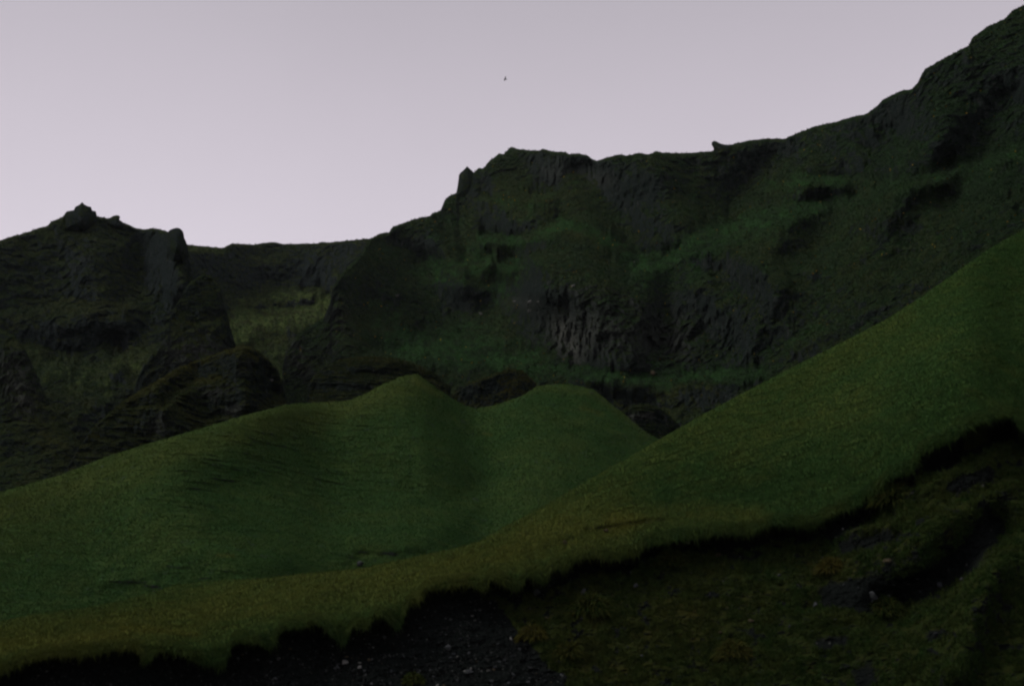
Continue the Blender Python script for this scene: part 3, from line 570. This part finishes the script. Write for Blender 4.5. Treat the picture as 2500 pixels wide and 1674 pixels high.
#SCATTER
# ------------------------------------------------------------------ loose blades and moss
def cast(h, n, mask=None, rng=RNG):
    hh = (h.B-h.T)*((h.px > -420)*(h.px < 2960)); cdf = np.cumsum(hh)/hh.sum()
    c = np.searchsorted(cdf, rng.random(n)); c = np.clip(c, 0, h.nc-2); t = rng.random(n)*(h.nr-1.01); i = t.astype(int); f = (t-i)[:, None]; q = rng.random(n)[:, None]
    P = h.P; p = P[i, c]*(1-f)*(1-q)+P[i+1, c]*f*(1-q)+P[i, c+1]*(1-f)*q+P[i+1, c+1]*f*q
    out = dict(p=p, n=h.N[i, c], r=h.r[i, c], px=h.PX[i, c], py=h.PY[i, c], v=h.v[i, c], yel=h.yel[i, c], stp=h.stp[i, c], lush=h.lush[i, c], B=h.B[c], T=h.T[c])
    out['soil'] = h.soil[i, c] if h.soil is not None else np.zeros(n)
    if mask is not None:
        k = rng.random(n) < mask(out); out = {a: b[k] for a, b in out.items()}
    return out
def unit(v): return v/(np.linalg.norm(v, axis=-1, keepdims=True)+1e-9)
def blades(d, hpx, wpx, up=(0, 0, 1), kn=0.3, kr=0.5, rng=RNG, sink=0.15, lean=(0, 0, 0)):
    n = len(d['p']); s = d['r']/F
    hh = hpx*s*rng.uniform(0.5, 1.4, n); ww = wpx*s*rng.uniform(0.6, 1.3, n)
    dr = unit(np.array(up)[None]+kn*d['n']+kr*rng.normal(size=(n, 3))+np.array(lean)[None])
    sd = unit(np.cross(dr, rng.normal(size=(n, 3))))
    b = d['p']-dr*(sink*hh)[:, None]
    return np.stack([b-sd*ww[:, None]/2, b+sd*ww[:, None]/2, b+dr*hh[:, None]], 1)
def clumps(d, sc, s=0): return fbm(d['p'][:, 0]*sc, d['p'][:, 1]*sc, d['p'][:, 2]*sc, 3, s)
def grow(name, parts, mat):
    V = np.concatenate([q[0] for q in parts]); y = np.concatenate([q[1] for q in parts]); r = np.concatenate([q[2] for q in parts])
    l = np.concatenate([q[3] if len(q) > 3 else q[1]*0 for q in parts])
    o = tri_mesh(name, V, {'yel': np.clip(y, 0, 1), 'rnd': np.clip(r, 0, 1), 'lush': np.clip(l, 0, 1)}, mat); tag(o, kind='stuff'); return o
def tone(d, sc, s, a=0.5): return np.clip(0.5+a*clumps(d, sc, s)+RNG.normal(size=len(d['r']))*0.16, 0, 1)
# hill grass
def track(d): return -1.5*np.clip(d['stp']-.0, 0, .5)
d1 = cast(hill_c, 205000, lambda d: np.clip(0.5+0.9*(0.5+clumps(d, .7, 3))-1.2*np.clip(d['stp'], 0, 1), 0.05, 1))
grow('hill_grass', [(blades(d1, 4.2, 2.4, kr=.35), d1['yel']+.45*clumps(d1, .25, 8)+.12*RNG.normal(size=len(d1['r'])), (.5+.6*(tone(d1, 1.0, 5, .35)-.5))+track(d1))], M_tuft)
d3 = cast(hill_r, 460000, lambda d: np.clip(.75-1.0*np.clip(d['stp'], 0, 1), 0.05, 1))
dd = smooth_turf(d3['px'])-d3['py']; k3 = 1-sstep(20, 260, dd)
y3 = d3['yel']+.35*clumps(d3, .5, 12)+.45*clumps(d3, 1.6, 14)+.09*RNG.normal(size=len(dd))
parts = [(blades(d3, 4.4+4*k3, 2.3, kr=.38), y3, (.5+.7*(tone(d3, 2.2, 7, .4)-.5))+.35*clumps(d3, 6, 8)*k3+track(d3))]
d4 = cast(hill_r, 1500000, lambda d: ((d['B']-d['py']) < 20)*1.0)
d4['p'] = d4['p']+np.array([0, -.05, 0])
parts.append((blades(d4, 18, 2.6, up=(0.05, -.35, -1.0), kn=.15, kr=.28), d4['yel']+.6*clumps(d4, 1.2, 13)+.1, tone(d4, 3, 9)*.55))  # hanging blades toned down: shade of the steep drape put into their colour
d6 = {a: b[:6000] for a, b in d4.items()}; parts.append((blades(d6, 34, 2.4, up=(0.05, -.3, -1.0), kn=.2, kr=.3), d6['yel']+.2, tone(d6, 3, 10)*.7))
grow('turf_grass', parts, M_blade)
# bank vegetation
d5 = cast(bank, 660000, lambda d: np.clip(1.04-d['soil']*1.15, 0, 1)*sstep(-0.22, 0.10, clumps(d, 1.9, 15)+.5*clumps(d, 5.5, 25))*(d['py'] > smooth_turf(d['px'])+6))
grow('bank_grass', [(blades(d5, 10+5*clumps(d5, 2.2, 33), 2.8, up=(0, -.3, .8), kr=.65), d5['yel']+.6*clumps(d5, .9, 16)+.5*clumps(d5, 4, 26), tone(d5, 3.5, 17, .8)*.85)], blade_mat('bank_grass_blades', (0.018, 0.039, 0.011), (0.042, 0.047, 0.013)))
# cliff moss
mo = []
for h, n in ((massif, 300000), (left, 90000), (ridge, 60000), (knoll, 30000), (tower, 12000), (hump, 16000), (mound, 9000), (nub, 5000), (crag, 8000)):
    d = cast(h, n, lambda d: sstep(0.35, 0.85, d['v']+0.6*clumps(d, .5, 19)+.35*clumps(d, 1.6, 29))*.9)
    mo.append((blades(d, 6, 4.5, up=(0, -.3, .5), kn=.8, kr=.8, sink=.4), d['yel']+.5*clumps(d, .35, 20)+.6*clumps(d, 1.1, 24)+.15*RNG.normal(size=len(d['r'])), tone(d, .5, 21, .9), d['lush']*1.1+.5*clumps(d, .6, 22)*(d['lush'] > .05)))
grow('cliff_moss', mo, M_moss)
#THINGS
# ------------------------------------------------------------------ stones and tussocks
STONES = []
def stone_mesh(name, seed, mat, flat=0.6):
    import bmesh
    rg = random.Random(seed); bm = bmesh.new()
    for _ in range(16):
        v = Vector((rg.gauss(0, 1), rg.gauss(0, 1), rg.gauss(0, 1))).normalized()*rg.uniform(0.75, 1.0)
        bm.verts.new((v.x*0.5, v.y*0.38, v.z*0.5*flat))
    r = bmesh.ops.convex_hull(bm, input=bm.verts); bmesh.ops.delete(bm, geom=list(set(g for g in r['geom_interior']+r['geom_unused'] if isinstance(g, bmesh.types.BMVert))), context='VERTS')
    bmesh.ops.bevel(bm, geom=bm.edges[:], offset=0.02, segments=1, affect='EDGES')
    me = bpy.data.meshes.new(name); bm.to_mesh(me); bm.free(); me.materials.append(mat); return me
SM = [[stone_mesh('stone', 10*k+q, M_stone[q], (0.7, 0.5, 0.45, 0.6, 0.85)[k]) for k in range(5)] for q in range(4)]
def put_stone(h, px, py, wpx, tint, name='stone', label=None, group=None, cat='stone', tall=1.0, rng=random):
    i, c = h.idx(px, py); P = h.P[i, c]; N = h.N[i, c]; r = float(h.r[i, c]); w = wpx*r/F
    o = bpy.data.objects.new(name, SM[tint][rng.randrange(5)]); C.objects.link(o)
    q = Vector(N).to_track_quat('Z', 'Y').to_euler(); o.rotation_euler = (q.x*.6+rng.uniform(-.3, .3), q.y*.6+rng.uniform(-.3, .3), rng.uniform(0, 6.28))
    o.scale = (w*1.1, w*1.1, w*1.1*tall); o.location = P-np.array([hx_(px, py)[0]*w*.15, hx_(px, py)[1]*w*.15, 0])+N*w*0.12
    tag(o, label, cat, group); STONES.append((px, o)); return o
def hx_(px, py):
    a, b, t = ray(px, py); return float(a), float(b)
notable = [   # bank: px, py, width px, tint, label
 (bank, 841, 1618, 21, 2, 'palest flat stone on the black scree, straight below the notch in the turf edge'),
 (bank, 826, 1627, 13, 1, 'small grey stone touching the lower left of the palest flat stone'),
 (bank, 1151, 1503, 10, 2, 'lone pale pebble-like stone high on the black scree near its right end'),
 (bank, 939, 1556, 12, 1, 'grey stone alone under the turf flaps in the upper scree'),
 (bank, 1143, 1641, 22, 1, 'widest grey slab at the bottom of the scree'),
 (bank, 1095, 1582, 18, 1, 'flat blue-grey slab halfway down the scree, left of the mossy slope'),
 (bank, 1311, 1443, 20, 1, 'grey flat stone just under the toothed turf edge'),
 (bank, 1426, 1447, 20, 1, 'upright wedge shaped grey stone on the mossy bank below the toothed turf'),
 (bank, 1551, 1429, 14, 1, 'grey stone half sunk in moss, right of the wedge shaped one'),
 (bank, 1542, 1397, 10, 1, 'small round stone close under the turf on the mossy bank'),
 (bank, 1679, 1323, 12, 2, 'light stone tucked against the black soil under the long hillside'),
 (bank, 1754, 1357, 20, 3, 'flat brownish stone at the top of the mossy bank'),
 (bank, 1834, 1517, 16, 3, 'brown rounded stone in yellow moss in the middle of the bank'),
 (bank, 2169, 1370, 22, 3, 'rusty tilted stone at the upper lip of the deepest dark hollow'),
 (bank, 2130, 1455, 28, 1, 'slanting grey stone inside the dark hollow'),
 (bank, 2169, 1452, 14, 1, 'small flat grey stone right of the slanting one in the dark hollow'),
 (bank, 1990, 1478, 18, 1, 'dull grey stone at the left mouth of the dark hollow'),
 (bank, 2400, 1184, 9, 2, 'tiny pale stone in the saddle between the two upper hollows'),
 (bank, 2058, 1292, 8, 2, 'tiny pale stone on the bare brown ledge under the hillside'),
 (hill_r, 1479, 1297, 14, 3, 'brown stone showing in the dark crack across the yellow turf'),
 (hill_r, 1380, 1326, 14, 3, 'pinkish stone standing in the yellow turf left of the dark crack'),
 (hill_c, 879, 1378, 20, 1, 'grey boulder in the shaded hollow where the grass hill meets the yellow turf'),
 (massif, 1296, 761, 15, 2, 'roundish pale boulder under the row of pale slabs on the central cliff'),
 (massif, 1297, 738, 12, 2, 'middle and brightest of the upright pale slabs on the central cliff'),
 (massif, 1258, 737, 10, 2, 'leftmost upright pale slab on the central cliff'),
 (massif, 1315, 738, 8, 2, 'rightmost thin pale slab on the central cliff'),
 (massif, 1173, 767, 13, 2, 'lone white stone on green cliff left of the pale slabs'),
 (massif, 1400, 700, 12, 2, 'pale rock above and right of the pale slabs, below the green ledge'),
 (massif, 1549, 640, 6, 2, 'single white stone at the lower end of the green cliff ledge'),
 (massif, 1594, 913, 14, 3, 'pale brown post shaped rock standing on the grass below the columnar cliff'),
 (massif, 968, 724, 10, 2, 'pale stone on the left rock spur beside the hanging meadow'),
 (knoll, 663, 929, 10, 2, 'white stone on the dark right face of the big mossy knoll'),
]
for h, px, py, w, t, lab in notable:
    tall = 1.9 if 'upright' in lab or 'post' in lab or 'thin' in lab or 'standing' in lab else 1.0
    big = h is massif or h is knoll
    put_stone(h, px, py, w*(1.25 if big else 1.1), t, 'boulder' if big or 'boulder' in lab else 'stone', lab, None, 'boulder' if big or 'boulder' in lab else 'stone', tall)
rg = random.Random(5)
TN = ('dark', 'grey', 'pale', 'brown')
def scree_right(y): return float(np.interp(y, [1380, 1440, 1500, 1560, 1600, 1650, 1720], [1170, 1185, 1235, 1270, 1310, 1370, 1420]))
def sized(w): return 'tiny' if w < 5 else 'small' if w < 8 else 'hand-sized' if w < 11 else 'large'
n = 0
while n < 170:
    y = rg.uniform(1470, 1674); x = rg.uniform(560, scree_right(y)-8)
    if y < float(tl(x))+35 or rg.random() > (0.25+0.75*min(1, max(0, (y-1500)/110)))*(0.35+0.65*min(1, max(0, (x-600)/300))): continue
    w = rg.choice([3, 4, 4, 5, 5, 6, 8, 10, 12]); q = rg.choice([0, 1, 1, 1, 2, 3])
    where = ('on the left black scree' if x < 800 else 'on the middle black scree' if x < 1040 else 'by the right scree border')
    where += ', under the turf' if y < float(tl(x))+90 else ', at the bottom' if y > 1630 else ''
    put_stone(bank, x, y, w, q, 'stone', f'{sized(w)} {TN[q]} stone {where}', 'loose stones on the black scree', 'stone', rng=rg); n += 1
n = 0
while n < 80:
    x = rg.uniform(1280, 2100); y = rg.uniform(float(smooth_turf(x))+50, 1674)
    if x < scree_right(min(y, 1700)): continue
    w = rg.choice([4, 5, 6, 7, 9, 11]); q = rg.choice([0, 0, 1, 1, 3])
    where = ('on the left mossy bank' if x < 1550 else 'on the middle mossy bank' if x < 1820 else 'on the right mossy bank')
    where += ', under the turf' if y < float(smooth_turf(x))+110 else ', at the bottom' if y > 1610 else ''
    put_stone(bank, x, y, w, q, 'stone', f'{sized(w)} {TN[q]} stone {where}', 'stones in the mossy bank', 'stone', rng=rg); n += 1
# tussocks: each a dome of long drooping blades
def tussock(px, py, wpx, yel, label):
    i, c = bank.idx(px, py); P = bank.P[i, c]; r = float(bank.r[i, c]); R = wpx*r/F/2; n = int(240+wpx*9)
    a = RNG.random(n)*2*math.pi; q = np.sqrt(RNG.random(n)); X = np.cos(a)*q*R; Y = np.sin(a)*q*R*.8; Z = (1-q**2)*R*.75-.05
    out = np.stack([np.cos(a)*q, np.sin(a)*q, 0.75-0.85*q], -1); out = unit(out+.22*RNG.normal(size=(n, 3)))
    L = R*RNG.uniform(.45, .95, n); w = 2.6*r/F; sd = unit(np.cross(out, RNG.normal(size=(n, 3)))); b = np.stack([X, Y, Z], -1)
    m1 = b+out*(L*.55)[:, None]; tip = m1+unit(out+np.array([0, 0, -.9]))*(L*.5)[:, None]
    V = np.concatenate([np.stack([b-sd*w/2, b+sd*w/2, m1+sd*w/3], 1), np.stack([b-sd*w/2, m1+sd*w/3, m1-sd*w/3], 1), np.stack([m1-sd*w/3, m1+sd*w/3, tip], 1)])
    yy = np.tile(np.clip(yel+.2*RNG.normal(size=n), 0, 1), 3); rr = np.tile(np.clip(.45+.2*RNG.normal(size=n), 0, 1), 3)
    o = tri_mesh('grass_tussock', V, {'yel': yy, 'rnd': rr}, M_tus); o.location = P; tag(o, label, 'grass tussock', 'grass tussocks on the bank')
M_tus = blade_mat('tussock_blades', (0.018, 0.036, 0.010), (0.060, 0.052, 0.013))
for a_ in ((1010, 1664, 46, .35, 'small green tussock alone on the black scree at the bottom edge'),
           (1445, 1496, 92, .3, 'widest dark green tussock, under the wedge shaped grey stone'),
           (1300, 1556, 60, .75, 'yellowish tussock on the border between black scree and moss'),
           (1638, 1378, 74, .25, 'round dark tussock just under the turf edge in the middle of the bank'),
           (1392, 1600, 66, .5, 'drooping tussock low on the left part of the mossy bank'),
           (1370, 1466, 30, .1, 'bright green leafy tuft just below the toothed turf edge'),
           (1790, 1600, 70, .6, 'brownish tussock low in the middle of the mossy bank'),
           (2030, 1392, 60, .85, 'yellow tipped tussock at the upper left of the dark hollow'),
           (2185, 1226, 88, .3, 'rounded green tussock bulging under the hillside edge, left of the upper hollow'),
           (2160, 1500, 80, .3, 'dark tussock on the hump below the dark hollow')): tussock(*a_)
n = 0
while n < 9:
    x = rg.uniform(2060, 2400); y = rg.uniform(1380, 1560)
    i_, c_ = bank.idx(x, y)
    if bank.soil[i_, c_] < .6: continue
    q = rg.choice([0, 0, 0, 1]); w = rg.choice([8, 10, 13, 20])
    put_stone(bank, x, y, w, q, 'stone', f"{sized(w)} {TN[q]} stone on the {'left' if x < 2180 else 'right' if x > 2300 else 'middle'} floor of the deep dark hollow", 'stones in the dark hollow', 'stone', rng=rg); n += 1
# gravel: crumbs nobody could count
dg = cast(bank, 60000, lambda d: d['soil']*(.12+.8*(d['px'] < 1420))*(d['py'] > smooth_turf(d['px'])+25))
m_ = len(dg['r']); s_ = dg['r']/F*RNG.choice([1.5, 2, 2.5, 3.5, 5], m_)
e1 = unit(RNG.normal(size=(m_, 3))); e2 = unit(np.cross(e1, RNG.normal(size=(m_, 3)))); e3 = dg['n']
V = np.stack([dg['p']+e1*s_[:, None]+e3*s_[:, None]*.3, dg['p']+(-.5*e1+.8*e2)*s_[:, None]+e3*s_[:, None]*.6, dg['p']+(-.5*e1-.8*e2)*s_[:, None]+e3*s_[:, None]*.2], 1)
M_gravel = blade_mat('gravel', (0.008, 0.009, 0.009), (0.040, 0.042, 0.042))
tag(tri_mesh('gravel', V, {'yel': np.clip(RNG.random(m_)**3, 0, 1), 'rnd': RNG.random(m_)}, M_gravel), kind='stuff')
# yellow flower specks on the cliffs
df = cast(massif, 1100, lambda d: (d['v'] > .35)*1.0)
Vf = blades(df, 6, 5, up=(0, -1, .4), kn=.5, kr=.5)
M_flower = blade_mat('autumn_leaves', (0.20, 0.11, 0.012), (0.26, 0.20, 0.03))
tag(tri_mesh('autumn_leaves', Vf, {'yel': RNG.random(len(Vf)), 'rnd': RNG.random(len(Vf))}, M_flower), kind='stuff')
# ------------------------------------------------------------------ bird
def bird():
    m, nt, b = new_mat('dark_feathers'); g = NB(nt)
    P = g.n('ShaderNodeTexCoord').outputs['Object']
    g.l(g.mix(g.noise(P, 12, 3), (0.03, 0.032, 0.034), (0.08, 0.08, 0.08)), b.inputs['Base Color'])
    r = 300.0; c = Vector(pt(1234, 194, r)); k = r/F   # metres per photo pixel
    joints = [((0, 0, 0), .085), ((.10, 0, .02), .06), ((.19, 0, .05), .045), ((.25, 0, .04), .018), ((-.13, 0, -.01), .06), ((-.26, 0, -.02), .03), ((-.34, 0, -.02), .012),
              ((.05, .12, .05), .045), ((.04, .30, .16), .032), ((-.03, .52, .12), .012), ((.05, -.12, .05), .045), ((.04, -.30, .16), .032), ((-.03, -.52, .12), .012)]
    edges = [(0, 1), (1, 2), (2, 3), (0, 4), (4, 5), (5, 6), (0, 7), (7, 8), (8, 9), (0, 10), (10, 11), (11, 12)]
    me = bpy.data.meshes.new('bird'); me.from_pydata([j[0] for j in joints], edges, []); me.materials.append(m)
    o = bpy.data.objects.new('bird', me); C.objects.link(o)
    md = o.modifiers.new('skin', 'SKIN'); md.use_smooth_shade = True
    for i, (_, rad) in enumerate(joints):
        sv = me.skin_vertices[0].data[i]
        wing = i >= 7; sv.radius = (rad*(2.2 if wing else 1), rad*(.35 if wing else 1)) ; sv.use_root = (i == 0)
    o.modifiers.new('sub', 'SUBSURF').levels = 1
    o.location = c; o.rotation_euler = (math.radians(24), math.radians(10), math.radians(200)); o.scale = (1.5,)*3
    tag(o, 'small dark bird gliding alone in the grey sky above the central summit', 'bird')
bird()
ORD = 'leftmost,second from left,third from left,fourth from left,fifth from left,sixth from left,seventh from left,eighth from left,ninth from left,tenth from left,eleventh from left,twelfth from left,thirteenth from left,fourteenth from left,fifteenth from left,sixteenth from left,seventeenth from left,eighteenth from left'.split(',')
by = {}
for px_, o_ in STONES: by.setdefault(o_['label'], []).append((px_, o_))
for lab_, l_ in by.items():
    if len(l_) > 1:
        for k_, (_, o_) in enumerate(sorted(l_, key=lambda q: q[0])):
            o_['label'] = lab_+', '+('rightmost' if k_ == len(l_)-1 else ORD[min(k_, 17)])
